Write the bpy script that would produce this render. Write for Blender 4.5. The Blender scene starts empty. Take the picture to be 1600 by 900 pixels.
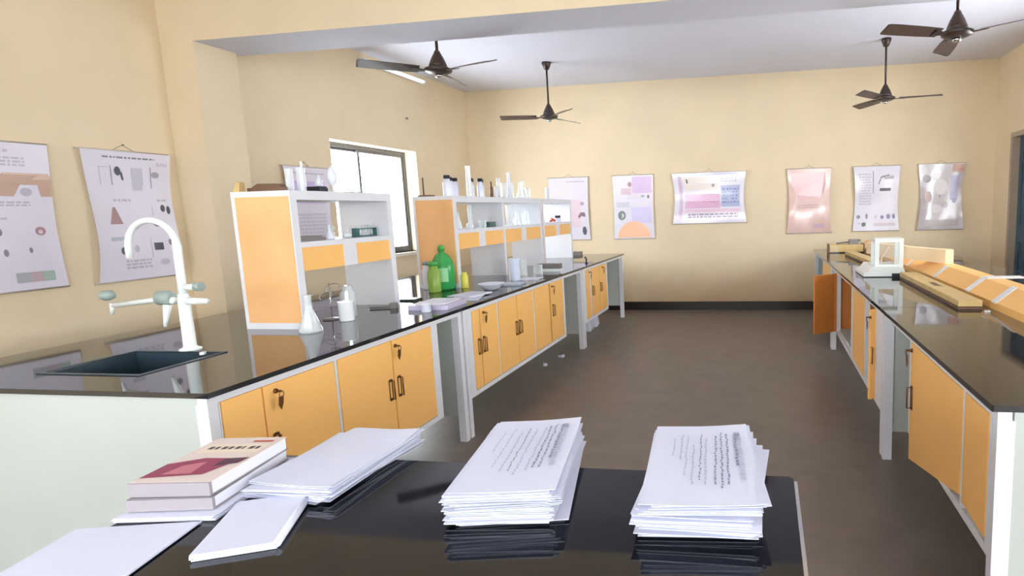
import bpy, math, random
from mathutils import Vector, Matrix
random.seed(7)
C = bpy.context.scene.collection
sc = bpy.context.scene

# ------------------------------------------------------------------ camera
yaw, pit, rol = 0.159643, 0.133384, 0.0280465
FWD = Vector((-math.sin(yaw)*math.cos(pit), math.cos(yaw)*math.cos(pit), -math.sin(pit)))
R0 = Vector((math.cos(yaw), math.sin(yaw), 0)); D0 = FWD.cross(R0)
RGT = R0*math.cos(rol) + D0*math.sin(rol); DWN = -R0*math.sin(rol) + D0*math.cos(rol)
cam = bpy.data.cameras.new('camera'); cam_o = bpy.data.objects.new('camera', cam); C.objects.link(cam_o)
m = Matrix.Identity(4)
for i in range(3):
    m[i][0] = RGT[i]; m[i][1] = -DWN[i]; m[i][2] = -FWD[i]
m[2][3] = 1.5
cam_o.matrix_world = m
cam.sensor_width = 36; cam.lens = 36*921.8/1600; cam.shift_x = -(1047.75-800)/1600
cam.clip_start = .02
sc.camera = cam_o

# ------------------------------------------------------------------ sky, light, exposure
w = bpy.data.worlds.new('sky'); sc.world = w; w.use_nodes = True
bg = w.node_tree.nodes['Background']; bg.inputs[0].default_value = (.86, .93, 1, 1); bg.inputs[1].default_value = 9.0
sc.view_settings.view_transform = 'Standard'; sc.view_settings.look = 'None'
sc.view_settings.gamma = 1; sc.view_settings.use_curve_mapping = False
sc.view_settings.exposure = 0.5
sc.cycles.use_denoising = True; sc.cycles.max_bounces = 10; sc.cycles.diffuse_bounces = 6
sc.cycles.transparent_max_bounces = 16; sc.cycles.caustics_reflective = False; sc.cycles.caustics_refractive = False
sc.cycles.sample_clamp_indirect = 8
def portal(loc, rot, sx, sy, power):
    # daylight entering at a window opening
    l = bpy.data.lights.new('daylight', 'AREA'); l.shape = 'RECTANGLE'; l.size = sx; l.size_y = sy
    l.energy = power; l.color = (.9, .95, 1.0)
    o = bpy.data.objects.new('daylight', l); C.objects.link(o); o.location = loc; o.rotation_euler = rot
H = math.pi/2
portal((-4.72, 6.42, 1.72), (0, -H, 0), 1.15, 1.4, 50)        # window on the left wall
portal((-4.72, -2.9, 1.75), (0, -H, 0), 1.4, 3.0, 135)         # left wall window behind the camera
portal((-2.3, -6.24, 1.8), (H, 0, 0), 2.1, 1.4, 52)           # rear wall windows
portal((1.2, -6.24, 1.8), (H, 0, 0), 2.1, 1.4, 52)
portal((3.32, 5.3, 1.8), (0, H, 0), 1.4, 2.3, 36)            # unseen right wall window, added to brighten the far half
portal((3.32, -2.8, 1.8), (0, H, 0), 1.4, 3.0, 160)            # right wall window behind the camera

# ------------------------------------------------------------------ materials
def s2l(c):
    return tuple(((x/255)/12.92 if x/255 <= .04045 else ((x/255+.055)/1.055)**2.4) for x in c)
MATS = {}
def mat(name, rgb, rough=.5, metal=0, noise=0, nscale=4, bump=0, bscale=60, alpha=1, coat=0, emit=0, attr=False, spec=.5, noise2=None):
    if name in MATS: return MATS[name]
    M = bpy.data.materials.new(name); M.use_nodes = True; nt = M.node_tree
    b = nt.nodes['Principled BSDF']; col = (*s2l(rgb), 1)
    b.inputs['Base Color'].default_value = col; b.inputs['Roughness'].default_value = rough
    b.inputs['Metallic'].default_value = metal; b.inputs['Specular IOR Level'].default_value = spec
    if coat: b.inputs['Coat Weight'].default_value = coat; b.inputs['Coat Roughness'].default_value = .12
    if alpha < 1: b.inputs['Alpha'].default_value = alpha
    if emit: b.inputs['Emission Color'].default_value = col; b.inputs['Emission Strength'].default_value = emit
    if noise or bump:
        tc = nt.nodes.new('ShaderNodeTexCoord')
    if noise:
        n = nt.nodes.new('ShaderNodeTexNoise'); n.inputs['Scale'].default_value = nscale; n.inputs['Detail'].default_value = 6
        nt.links.new(tc.outputs['Object'], n.inputs['Vector'])
        r = nt.nodes.new('ShaderNodeValToRGB'); k = noise
        r.color_ramp.elements[0].position = .3; r.color_ramp.elements[1].position = .7
        r.color_ramp.elements[0].color = (col[0]*(1-k), col[1]*(1-k*1.05), col[2]*(1-k*1.15), 1)
        r.color_ramp.elements[1].color = tuple(min(1, c*(1+k*.5)) for c in col[:3]) + (1,)
        nt.links.new(n.outputs['Fac'], r.inputs['Fac']); nt.links.new(r.outputs['Color'], b.inputs['Base Color'])
    if attr:
        a = nt.nodes.new('ShaderNodeAttribute'); a.attribute_name = 'Col'
        nt.links.new(a.outputs['Color'], b.inputs['Base Color'])
    if bump:
        n2 = nt.nodes.new('ShaderNodeTexNoise'); n2.inputs['Scale'].default_value = bscale; n2.inputs['Detail'].default_value = 4
        nt.links.new(tc.outputs['Object'], n2.inputs['Vector'])
        bp = nt.nodes.new('ShaderNodeBump'); bp.inputs['Strength'].default_value = bump; bp.inputs['Distance'].default_value = .01
        nt.links.new(n2.outputs['Fac'], bp.inputs['Height']); nt.links.new(bp.outputs['Normal'], b.inputs['Normal'])
    MATS[name] = M; return M
WALL = mat('cream wall paint', (229, 212, 180), .75, noise=.06, nscale=1.3, bump=.15, bscale=25)
CEIL = mat('white ceiling paint', (218, 220, 234), .85, noise=.03, nscale=1)
FLOOR = mat('brown grey floor tile', (118, 106, 97), .38, noise=.14, nscale=5, bump=.03, bscale=150)
SKIRT = mat('black skirting stone', (38, 30, 26), .3)
GRAN = mat('black granite', (34, 34, 38), .04, noise=.35, nscale=220, spec=.95)
GRANT = mat('blue black granite', (17, 18, 27), .05, noise=.3, nscale=220, spec=.35)
WHITE = mat('white powder coated steel', (226, 228, 234), .4)
PANEL = mat('pale laminate board', (186, 193, 188), .5, noise=.03, nscale=3)
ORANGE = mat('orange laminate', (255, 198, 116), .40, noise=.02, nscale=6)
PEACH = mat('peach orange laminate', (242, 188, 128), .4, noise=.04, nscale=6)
ORANGE_SHADE = mat('orange laminate darkened as shade', (214, 130, 58), .5, noise=.06, nscale=6)  # same orange, shade put into the colour for backlit doors and cupboard inside
BRONZE = mat('bronze handle metal', (120, 82, 48), .35, .8)
DARK = mat('dark gap', (40, 30, 24), .7)
FAN = mat('brown enamel fan', (58, 44, 40), .35, noise=.05)
FANB = mat('brown fan blade', (74, 60, 54), .4)
CHROME = mat('chrome', (210, 212, 215), .15, 1)
FRAME = mat('grey aluminium window frame', (92, 92, 96), .45, .3)
PLWHITE = mat('white plastic tap', (232, 240, 238), .25)
PLGREY = mat('grey green plastic', (150, 166, 160), .35)
PAPER = mat("white paper", (219, 222, 236), .8, noise=.02, nscale=12)
PAPER2 = mat('paper edges', (226, 227, 236), .9)
INK = mat('printed ink', (120, 120, 130), .8, attr=True)
INKP = mat('laminated print', (200, 200, 210), .25, attr=True, coat=.5)
POST = mat('laminated poster sheet', (226, 222, 236), .22, coat=.6, noise=.03, nscale=5, bump=.1, bscale=9)
POSTP = mat('pink laminated poster sheet', (222, 190, 182), .2, coat=.6, noise=.04, nscale=5, bump=.1, bscale=9)
POSTG = mat('grey laminated poster sheet', (205, 198, 205), .18, coat=.6, noise=.08, nscale=9, bump=.2, bscale=9)
ROD = mat('poster hanging rod', (190, 180, 170), .5)
SINK = mat('dark polypropylene sink', (44, 60, 70), .3)
GLASS = mat('laboratory glass', (238, 246, 248), .06, alpha=.44, spec=.9)
GLASSC = mat('clear glass', (225, 238, 240), .04, alpha=.10, spec=.9)
MILK = mat('milky plastic', (228, 232, 246), .35)
BLACK = mat('black rubber', (28, 32, 40), .5)
GREENP = mat('green plastic bottle', (58, 182, 96), .2, alpha=.72)
GREEN2 = mat('yellow green plastic bottle', (150, 190, 84), .25, alpha=.75)
YELL = mat('yellow plastic', (222, 214, 90), .35)
WOOD = mat('pale wood', (212, 182, 122), .5, noise=.12, nscale=14)
WOODD = mat('brown wood', (112, 82, 62), .5, noise=.15, nscale=14)
CREAM = mat('cream cardboard', (246, 218, 176), .7)
GREYM = mat('grey cast metal', (130, 126, 124), .45, .4)
TEAL = mat('teal plastic rack', (66, 110, 112), .4)
RED = mat('red rubber tube', (196, 70, 48), .4)
LILAC = mat('lilac grey folder', (196, 190, 214), .35)
DOORB = mat('blue grey door paint', (62, 90, 108), .35, noise=.12, nscale=3)
TUBE = mat('glowing tube lamp', (245, 250, 255), .4, emit=1.2)
BOOKG = mat('grey book spine', (150, 143, 148), .6)
BOOKC = mat('cream book cover', (226, 212, 202), .5)
PANE = bpy.data.materials.new('window glass'); PANE.use_nodes = True
nt = PANE.node_tree; nt.nodes.clear()
o_ = nt.nodes.new('ShaderNodeOutputMaterial'); mx = nt.nodes.new('ShaderNodeMixShader'); tr = nt.nodes.new('ShaderNodeBsdfTransparent')
gl = nt.nodes.new('ShaderNodeBsdfGlossy'); gl.inputs['Roughness'].default_value = .02; mx.inputs[0].default_value = .05
nt.links.new(tr.outputs[0], mx.inputs[1]); nt.links.new(gl.outputs[0], mx.inputs[2]); nt.links.new(mx.outputs[0], o_.inputs[0])

# ------------------------------------------------------------------ mesh helpers
class MB:
    def __init__(s): s.v = []; s.f = []; s.c = []; s.m = []; s.sm = []; s.mi = 0; s.col = (1, 1, 1)
    def add(s, vs, fs, smooth=False):
        b = len(s.v); s.v += [tuple(x) for x in vs]
        for f in fs:
            s.f.append([b+i for i in f]); s.m.append(s.mi); s.sm.append(smooth); s.c.append(s.col)
        return s
    def box(s, x0, x1, y0, y1, z0, z1, rz=0, bev=0):
        if bev: return s.prism([(x0+bev, y0), (x1-bev, y0), (x1, y0+bev), (x1, y1-bev), (x1-bev, y1), (x0+bev, y1), (x0, y1-bev), (x0, y0+bev)], z0, z1)
        vs = [(x, y, z) for z in (z0, z1) for y in (y0, y1) for x in (x0, x1)]
        if rz:
            cx, cy = (x0+x1)/2, (y0+y1)/2; c, n = math.cos(rz), math.sin(rz)
            vs = [(cx+(x-cx)*c-(y-cy)*n, cy+(x-cx)*n+(y-cy)*c, z) for x, y, z in vs]
        return s.add(vs, [(0, 2, 3, 1), (4, 5, 7, 6), (0, 1, 5, 4), (1, 3, 7, 5), (3, 2, 6, 7), (2, 0, 4, 6)])
    def prism(s, poly, z0, z1, axis='z'):
        # polygon (counter-clockwise) extruded along an axis
        n = len(poly)
        P = {'z': lambda a, b, t: (a, b, t), 'y': lambda a, b, t: (a, t, b), 'x': lambda a, b, t: (t, a, b)}[axis]
        vs = [P(a, b, z0) for a, b in poly] + [P(a, b, z1) for a, b in poly]
        fs = [tuple(range(n-1, -1, -1)), tuple(range(n, 2*n))] + [(i, (i+1) % n, n+(i+1) % n, n+i) for i in range(n)]
        if axis == 'y': fs = [tuple(reversed(f)) for f in fs]
        return s.add(vs, fs)
    def hexa(s, pts): # 8 points: bottom 4 ccw, top 4 ccw
        return s.add(pts, [(3, 2, 1, 0), (4, 5, 6, 7), (0, 1, 5, 4), (1, 2, 6, 5), (2, 3, 7, 6), (3, 0, 4, 7)])
    def lathe(s, prof, cx=0, cy=0, cz=0, n=20, axis='z', cap=True):
        # profile of (radius, height)
        vs = []; A = {'z': lambda r, t, h: (cx+r*math.cos(t), cy+r*math.sin(t), cz+h), 'y': lambda r, t, h: (cx+r*math.cos(t), cy+h, cz+r*math.sin(t)),
                      'x': lambda r, t, h: (cx+h, cy+r*math.cos(t), cz+r*math.sin(t))}[axis]
        for r, h in prof: vs += [A(r, 2*math.pi*i/n, h) for i in range(n)]
        fs = [(k*n+i, k*n+(i+1) % n, (k+1)*n+(i+1) % n, (k+1)*n+i) for k in range(len(prof)-1) for i in range(n)]
        s.add(vs, fs, True)
        if cap:
            b = len(s.v)-len(vs)
            for ring, rev in ((0, True), (len(prof)-1, False)):
                if prof[ring][0] > 1e-4:
                    f = [b+ring*n+i for i in range(n)]
                    s.f.append(f[::-1] if rev else f); s.m.append(s.mi); s.sm.append(False); s.c.append(s.col)
        return s
    def tube(s, pts, r, n=10, closed=False):
        pts = [Vector(p) for p in pts]; N = len(pts); vs = []; up = None
        rr = r if isinstance(r, (list, tuple)) else [r]*N
        for i, p in enumerate(pts):
            a = pts[(i-1) % N] if (i or closed) else pts[0]; b = pts[(i+1) % N] if (i < N-1 or closed) else pts[-1]
            t = (b-a).normalized()
            if up is None: up = Vector((0, 0, 1)) if abs(t.z) < .9 else Vector((1, 0, 0))
            u = t.cross(up).normalized(); v = u.cross(t).normalized(); up = v
            vs += [p+(u*math.cos(2*math.pi*k/n)+v*math.sin(2*math.pi*k/n))*rr[i] for k in range(n)]
        L = N if closed else N-1
        fs = [(i*n+k, i*n+(k+1) % n, ((i+1) % N)*n+(k+1) % n, ((i+1) % N)*n+k) for i in range(L) for k in range(n)]
        if not closed: fs += [tuple(range(n-1, -1, -1)), tuple((N-1)*n+k for k in range(n))]
        return s.add(vs, fs, True)
    def disc(s, c, rx, ry, z, n=16):
        return s.add([(c[0]+rx*math.cos(2*math.pi*i/n), c[1]+ry*math.sin(2*math.pi*i/n), z) for i in range(n)], [tuple(range(n))])
    def build(s, name, mats, parent=None, loc=None, rz=0):
        me = bpy.data.meshes.new(name); me.from_pydata(s.v, [], s.f)
        if not isinstance(mats, (list, tuple)): mats = [mats]
        for q in mats: me.materials.append(q)
        me.polygons.foreach_set('material_index', s.m); me.polygons.foreach_set('use_smooth', s.sm)
        if any(c != (1, 1, 1) for c in s.c):
            ca = me.color_attributes.new('Col', 'FLOAT_COLOR', 'CORNER'); k = 0
            for p, c in zip(me.polygons, s.c):
                l = s2l(c)
                for _ in p.vertices: ca.data[k].color = (*l, 1); k += 1
        me.update()
        o = bpy.data.objects.new(name, me); C.objects.link(o)
        if parent: o.parent = parent
        if loc is not None: o.location = loc
        if rz: o.rotation_euler.z = rz
        return o
def tag(o, label=None, cat=None, group=None, kind=None):
    if label: o['label'] = label
    if cat: o['category'] = cat
    if group: o['group'] = group
    if kind: o['kind'] = kind
    return o
def thing(name, label, cat, loc=(0, 0, 0), rz=0, group=None):
    o = bpy.data.objects.new(name, None); C.objects.link(o); o.location = loc; o.rotation_euler.z = rz; o.empty_display_size = .05
    return tag(o, label, cat, group)
def dup(root, loc, label, rz=None):
    r = root.copy(); C.objects.link(r); r.location = loc; r['label'] = label
    if rz is not None: r.rotation_euler.z = rz
    for ch in list(root.children):
        c = ch.copy(); C.objects.link(c); c.parent = r
        for g in ch.children:
            d = g.copy(); C.objects.link(d); d.parent = c
    return r

# ------------------------------------------------------------------ the room
LW, RW, BW, RY, CZ = -4.45, 3.05, 8.62, -6.0, 3.33
def struct(name, mb, m): return tag(mb.build(name, m), kind='structure')
struct('floor', MB().box(LW-.25, RW+.25, RY-.25, BW+.25, -.12, 0), FLOOR)
struct('ceiling', MB().box(LW-.25, RW+.25, RY-.25, BW+.25, CZ, CZ+.15), CEIL)
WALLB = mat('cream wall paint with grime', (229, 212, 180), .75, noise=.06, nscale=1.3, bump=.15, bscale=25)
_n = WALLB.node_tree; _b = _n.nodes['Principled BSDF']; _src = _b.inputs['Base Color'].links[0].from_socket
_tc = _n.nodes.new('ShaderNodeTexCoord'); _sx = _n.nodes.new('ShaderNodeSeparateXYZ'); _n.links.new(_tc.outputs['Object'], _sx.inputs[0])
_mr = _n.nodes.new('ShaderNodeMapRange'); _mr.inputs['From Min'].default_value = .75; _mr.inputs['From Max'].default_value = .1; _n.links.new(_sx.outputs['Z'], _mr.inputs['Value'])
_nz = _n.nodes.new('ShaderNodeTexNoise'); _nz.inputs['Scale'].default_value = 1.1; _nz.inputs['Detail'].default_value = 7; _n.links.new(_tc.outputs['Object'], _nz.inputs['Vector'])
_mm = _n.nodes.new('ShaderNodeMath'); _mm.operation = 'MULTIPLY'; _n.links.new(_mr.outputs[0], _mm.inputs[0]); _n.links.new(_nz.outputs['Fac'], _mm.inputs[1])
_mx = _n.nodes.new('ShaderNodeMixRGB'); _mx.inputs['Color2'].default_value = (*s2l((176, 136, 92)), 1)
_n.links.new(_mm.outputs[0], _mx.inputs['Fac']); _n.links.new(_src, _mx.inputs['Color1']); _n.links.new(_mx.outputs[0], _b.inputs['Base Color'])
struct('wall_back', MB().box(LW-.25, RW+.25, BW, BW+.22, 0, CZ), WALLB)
def wall_with(name, axis, a, b, s0, s1, holes):
    # wall slab between a and b on one axis, running s0..s1 on the other, with rectangular holes (p0, p1, z0, z1)
    q = MB(); cur = s0
    def bx(p0, p1, z0, z1):
        if p1-p0 < 1e-4 or z1-z0 < 1e-4: return
        if axis == 'x': q.box(a, b, p0, p1, z0, z1)
        else: q.box(p0, p1, a, b, z0, z1)
    for p0, p1, z0, z1 in sorted(holes):
        bx(cur, p0, 0, CZ); bx(p0, p1, 0, z0); bx(p0, p1, z1, CZ); cur = p1
    bx(cur, s1, 0, CZ); return struct(name, q, WALL)
WIN = (5.65, 7.2, 1.05, 2.32)
wall_with('wall_left', 'x', LW-.25, LW, RY, BW, [WIN, (-4.5, -1.3, 1.0, 2.5)])
wall_with('wall_right', 'x', RW, RW+.25, RY, BW, [(6.95, 8.13, 0, 2.32), (4.1, 6.5, 1.0, 2.5), (-4.4, -1.2, 1.0, 2.5)])
wall_with('wall_rear', 'y', RY-.22, RY, LW-.25, RW+.25, [(-3.4, -1.2, 1.0, 2.5), (.1, 2.3, 1.0, 2.5)])
# beam across the room and its column
struct('trim_1', MB().box(LW, RW, 3.97, 4.42, 2.83, CZ), [WALL])
o = bpy.data.objects['trim_1']; o.data.materials.append(CEIL)
for p in o.data.polygons:
    if p.normal.z < -.5: p.material_index = 1
struct('trim_2', MB().box(LW, -4.17, 3.97, 4.34, 0, 2.83), WALL)
struct('baseboard_back', MB().box(LW, RW, BW-.012, BW, 0, .125), SKIRT)
struct('baseboard_left', MB().box(LW, LW+.012, 4.34, BW-.012, 0, .125).box(LW, LW+.012, RY, 3.97, 0, .125), SKIRT)
struct('baseboard_right', MB().box(RW-.012, RW, 8.18, BW-.012, 0, .125).box(RW-.012, RW, RY, 6.9, 0, .125), SKIRT)

def window(n, x0, x1, y0, y1, z0, z1, axis, sill_in):
    """sliding aluminium window filling an opening; axis is the wall normal"""
    r = tag(bpy.data.objects.new('window_%d' % n, None), kind='structure'); C.objects.link(r)
    r.location = ((x0+x1)/2, (y0+y1)/2, z0)
    hx, hy, h = (x1-x0)/2, (y1-y0)/2, z1-z0
    L = hy if axis == 'x' else hx; t = .03
    def b(q, a0, a1, zz0, zz1, d0, d1): 
        return q.box(d0, d1, a0, a1, zz0, zz1) if axis == 'x' else q.box(a0, a1, d0, d1, zz0, zz1)
    q = MB(); b(q, -L, L, 0, .04, -t, t); b(q, -L, L, h-.045, h, -t, t); b(q, -L, -L+.045, .04, h-.045, -t, t); b(q, L-.045, L, .04, h-.045, -t, t)
    q.build('window_frame', FRAME, r)
    for k, (a0, a1, d) in enumerate(((-L+.045, -.12*L, -.012), (-.18*L, L-.045, .012))):
        q = MB(); b(q, a0, a0+.035, .04, h-.045, d-.01, d+.01); b(q, a1-.035, a1, .04, h-.045, d-.01, d+.01)
        b(q, a0+.035, a1-.035, .04, .07, d-.01, d+.01); b(q, a0+.035, a1-.035, h-.075, h-.045, d-.01, d+.01)
        s = q.build('sash', FRAME, r)
        q = MB(); b(q, a0+.035, a1-.035, .07, h-.075, d-.003, d+.003); q.build('pane', PANE, s)
    return r
xw = LW-.19
window(1, xw-.03, xw+.03, WIN[0], WIN[1], WIN[2], WIN[3], 'x', 0)
window(2, xw-.03, xw+.03, -4.5, -1.3, 1.0, 2.5, 'x', 0)
window(3, -3.4, -1.2, RY-.17, RY-.11, 1.0, 2.5, 'y', 0)
window(4, .1, 2.3, RY-.17, RY-.11, 1.0, 2.5, 'y', 0)
window(5, RW+.14, RW+.2, -4.4, -1.2, 1.0, 2.5, 'x', 0)
window(6, RW+.14, RW+.2, 4.1, 6.5, 1.0, 2.5, 'x', 0)  # out of view, added to let light onto the far half
struct('trim_3', MB().box(LW-.25, LW+.02, WIN[0]-.03, WIN[1]+.03, WIN[2]-.04, WIN[2]), mat('white window sill', (245, 238, 225), .6))
# blue door in the right wall
d = tag(bpy.data.objects.new('door_1', None), kind='structure'); C.objects.link(d); d.location = (RW, 7.54, 0)
fr_m = mat('grey beige door frame', (168, 152, 132), .5)
MB().box(.0, .12, .53, .59, 0, 2.32).box(.0, .12, -.59, -.53, 0, 2.32).box(.0, .12, -.53, .53, 2.26, 2.32).build('door_frame', fr_m, d)
for s in (-1, 1):
    y0, y1 = (.005, .53) if s > 0 else (-.53, -.005)
    lf = MB().box(.09, .13, y0, y1, .01, 2.26).build('door_leaf', DOORB, d)
    for z0, z1 in ((.2, 1.0), (1.15, 2.1)):
        q = MB(); a, b = y0+.09, y1-.09
        q.box(.075, .09, a, b, z0, z0+.03).box(.075, .09, a, b, z1-.03, z1).box(.075, .09, a, a+.03, z0+.03, z1-.03).box(.075, .09, b-.03, b, z0+.03, z1-.03)
        q.tube([(.083, a+.03, z0+.05), (.083, b-.03, z1-.05)], .012, 6)
        q.build('panel_moulding', DOORB, lf)
MB().tube([(.09, .06, 1.0), (.04, .06, 1.0), (.04, .06, 1.15), (.09, .06, 1.15)], .008, 8).build('door_handle', CHROME, d)

# ------------------------------------------------------------------ lab benches
def rect_handle(par, x, y, z, side):
    # side: +1 faces +X, -1 faces -X; upright rectangular bronze loop
    q = MB(); d = .022*side
    q.tube([(x, y, z-.05), (x+d, y, z-.05), (x+d, y, z+.05), (x, y, z+.05)], .0035, 6)
    q.box(min(x, x+.003*side), max(x, x+.003*side), y-.009, y+.009, z-.058, z-.044).box(min(x, x+.003*side), max(x, x+.003*side), y-.009, y+.009, z+.044, z+.058)
    q.tube([(x+.002*side, y-.013, z-.055), (x+.002*side, y+.013, z-.055), (x+.002*side, y+.013, z+.055), (x+.002*side, y-.013, z+.055)], .0028, 5, closed=True)
    return q.build('handle', BRONZE, par)
def lock_key(par, x, y, z, side):
    q = MB().lathe([(.010, 0), (.010, .006), (.006, .012)], x, y, z, 10, 'x') if side > 0 else MB().lathe([(.006, -.012), (.010, -.006), (.010, 0)], x, y, z, 10, 'x')
    q.box(min(x+.010*side, x+.03*side), max(x+.010*side, x+.03*side), y-.0015, y+.0015, z-.004, z+.004)
    q.tube([(x+.028*side, y+.012*math.cos(a), z-.012+.012*math.sin(a)) for a in [k*math.pi/5 for k in range(10)]], .0015, 5, closed=True)
    q.prism([(y-.014, z-.055), (y-.004, z-.075), (y+.008, z-.05), (y+.012, z-.022), (y-.010, z-.022)], x+.024*side-.002, x+.024*side+.002, 'x')
    return q.build('lock', BRONZE, par)
def bench(label, side, front, back, Y0, Y1, bays, knee, hole=None, near_solid=False, zb=.30, inner=None, group='white framed laboratory benches with black tops'):
    """steel framed bench. side=+1: doors face +X (left row); -1: doors face -X (right row).
    bays: list of lists of (y0, y1, handle_y or None, key?) doors per bay; posts stand between bays"""
    inner = inner or PANEL
    r = thing('lab_bench', label, 'lab bench', ((front+back)/2, (Y0+Y1)/2, 0), group=group)
    fx = front-(front+back)/2; bx = back-(front+back)/2; ym = (Y0+Y1)/2; y0, y1 = Y0-ym, Y1-ym
    lo, hi = min(fx, bx), max(fx, bx)
    def X(a, b): return (min(a, b), max(a, b))
    # worktop
    q = MB()
    if hole:
        hx0, hx1, hy0, hy1 = hole[0]-(front+back)/2, hole[1]-(front+back)/2, hole[2]-ym, hole[3]-ym
        q.box(lo, hx0, y0, y1, .88, .90).box(hx1, hi, y0, y1, .88, .90).box(hx0, hx1, y0, hy0, .88, .90).box(hx0, hx1, hy1, y1, .88, .90)
    else: q.box(lo, hi, y0, y1, .88, .90, bev=.004)
    q.build('worktop', GRAN, r)
    i = .02*side                                  # frame stands back a little from the worktop edge
    f1, b1 = fx-i, bx+i
    # frame: rails under the top, mullions
    kp = knee[0]-ym
    for e, sg in ((f1, -1), (b1, 1)):
        MB().box(*X(e, e+.04*side*sg), y0+.01, y1-.01, .85, .88).build('top_rail', WHITE, r)
        MB().box(*X(e, e+.04*side*sg), y0+.05, kp+.02, zb-.035, zb-.005).build('bottom_rail', WHITE, r)
    for yy in (y0+.01, y1-.05):
        for xx in (X(f1, f1-.05*side), X(b1, b1+.05*side)):
            MB().box(xx[0], xx[1], yy, yy+.04, 0, .85).build('leg', WHITE, r)
    # end panels between the legs
    for yy, z0 in ((y0+.02, 0.0 if near_solid else .17), (y1-.04, .17)):
        MB().box(*X(f1-.05*side, b1+.05*side), yy, yy+.02, z0, .879).build('end_panel', PANEL, r)
    # carcass
    cd = .55
    ca = f1-.025*side; cb = ca-(cd-.03)*side
    q = MB(); q.box(*X(ca, cb), y0+.06, kp+.02, zb-.005, zb+.012).box(*X(cb, cb+.015*side), y0+.06, kp+.02, zb+.012, .85)
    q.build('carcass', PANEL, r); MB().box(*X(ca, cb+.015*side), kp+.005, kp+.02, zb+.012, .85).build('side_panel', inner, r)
    for bi, bay in enumerate(bays):
        # post at the start of each bay
        prev = y0+.05 if bi == 0 else bays[bi-1][-1][1]-ym
        st = bay[0][0]-ym
        if st-prev > .008: MB().box(*X(f1, f1-.03*side), prev+.003, st-.003, zb-.005, .85).build('post', WHITE, r)
        for (a, b, hy, key, *rest) in bay:
            a2, b2 = a-ym+.002, b-ym-.002; opt = rest[0] if rest else {}
            zz = opt.get('z', (zb, zb)); hx = f1+.002*side; bxk = f1-.016*side
            if opt.get('skip'): continue
            xa, xb = X(bxk, hx)
            pts = [(xa, a2, zz[0]+.002), (xb, a2, zz[0]+.002), (xb, b2, zz[1]+.002), (xa, b2, zz[1]+.002), (xa, a2, .848), (xb, a2, .848), (xb, b2, .848), (xa, b2, .848)]
            dd = MB().hexa(pts).build('door', ORANGE, r)
            if hy is not None: rect_handle(dd, hx, hy-ym, opt.get('hz', .59), side)
            if key: lock_key(dd, hx, key-ym, .815, side)
    last = bays[-1][-1][1]-ym
    MB().box(*X(f1, f1-.035*side), last+.003, kp+.02, zb-.005, .85).build('post', WHITE, r)
    return r
LF, LB, RF, RB = -1.94, -3.52, .66, 2.08
b1 = bench('long lab bench nearest on the left, black top with sunken sink and swan-neck tap', 1, LF, LB, 1.73, 3.543,
      [[(1.79, 1.968, None, None), (1.972, 2.368, 2.01, 2.03)], [(2.388, 2.788, 2.755, None), (2.792, 3.17, 2.83, 2.82)]], (3.22, 3.48),
      hole=(-2.94, -2.47, 1.93, 2.30), near_solid=True)
b2 = bench('middle lab bench of the left row, under green bottle and second reagent rack', 1, LF, LB, 3.547, 6.143,
      [[(3.67, 3.775, 3.745, None), (3.785, 4.05, 3.82, 3.83)], [(4.07, 4.405, 4.375, None), (4.41, 4.745, 4.44, None)], [(4.77, 5.13, None, None), (5.16, 5.50, 5.21, 5.20)]], (5.53, 6.08))
b3 = bench('far lab bench of the left row, ending short of the back wall', 1, LF, LB, 6.147, 8.03,
      [[(6.27, 6.43, None, 6.40)], [(6.48, 6.80, 6.52, None), (6.81, 7.13, 6.85, 6.95)]], (7.16, 7.97))
b4 = bench('lab bench nearest on the right, with bare black top and a hanging orange door', -1, RF, RB, 1.80, 3.512,
      [[(1.87, 2.09, None, None, {'z': (.44, .45)})], [(2.115, 2.85, 2.815, 2.825, {'z': (.46, .275), 'hz': .59})]], (2.86, 3.43), near_solid=True, zb=.43)
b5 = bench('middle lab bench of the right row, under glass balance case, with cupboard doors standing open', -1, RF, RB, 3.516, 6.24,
      [[(3.79, 4.13, None, None, {'skip': 1})], [(4.16, 4.70, None, None)], [(4.80, 5.72, None, None, {'skip': 1})]], (5.75, 6.17), inner=ORANGE_SHADE)
b6 = bench('far lab bench of the right row, carrying the wooden box by the back wall', -1, RF, RB, 6.244, 8.28,
      [[(6.36, 6.70, None, None), (6.71, 7.05, None, None)]], (7.1, 8.2))
# open doors of the middle right bench
def open_door(par, x0, y0, x1, y1, z0, z1, m, t=.018):
    L = par.location; dx, dy = x1-x0, y1-y0; l = math.hypot(dx, dy); nx, ny = -dy/l*t, dx/l*t
    p = [(x0, y0), (x1, y1), (x1+nx, y1+ny), (x0+nx, y0+ny)]
    p = [(a-L.x, b-L.y) for a, b in p]
    if dx*ny-dy*nx < 0: p = p[::-1]
    return MB().prism(p, z0, z1).build('door', m, par)
dd = open_door(b5, .462, 5.60, .645, 5.73, .285, .845, ORANGE_SHADE)
dd = open_door(b5, .640, 5.74, .712, 5.765, .285, .845, ORANGE_SHADE)
dd = open_door(b5, .648, 3.735, .706, 3.775, .275, .848, ORANGE)
L5 = b5.location
q = MB(); x, y, z = .655-L5.x, 3.728-L5.y, .56
q.tube([(x, y+.01, z-.05), (x+.002, y-.012, z-.05), (x+.002, y-.012, z+.05), (x, y+.01, z+.05)], .0035, 6); q.build('handle', BRONZE, dd)
lock_key(dd, .650-L5.x, 3.74-L5.y, .80, -1)
MB().box(.70-L5.x, .712-L5.x, 4.70-L5.y, 4.79-L5.y, .28, .85).build('post', WHITE, b5)

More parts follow.
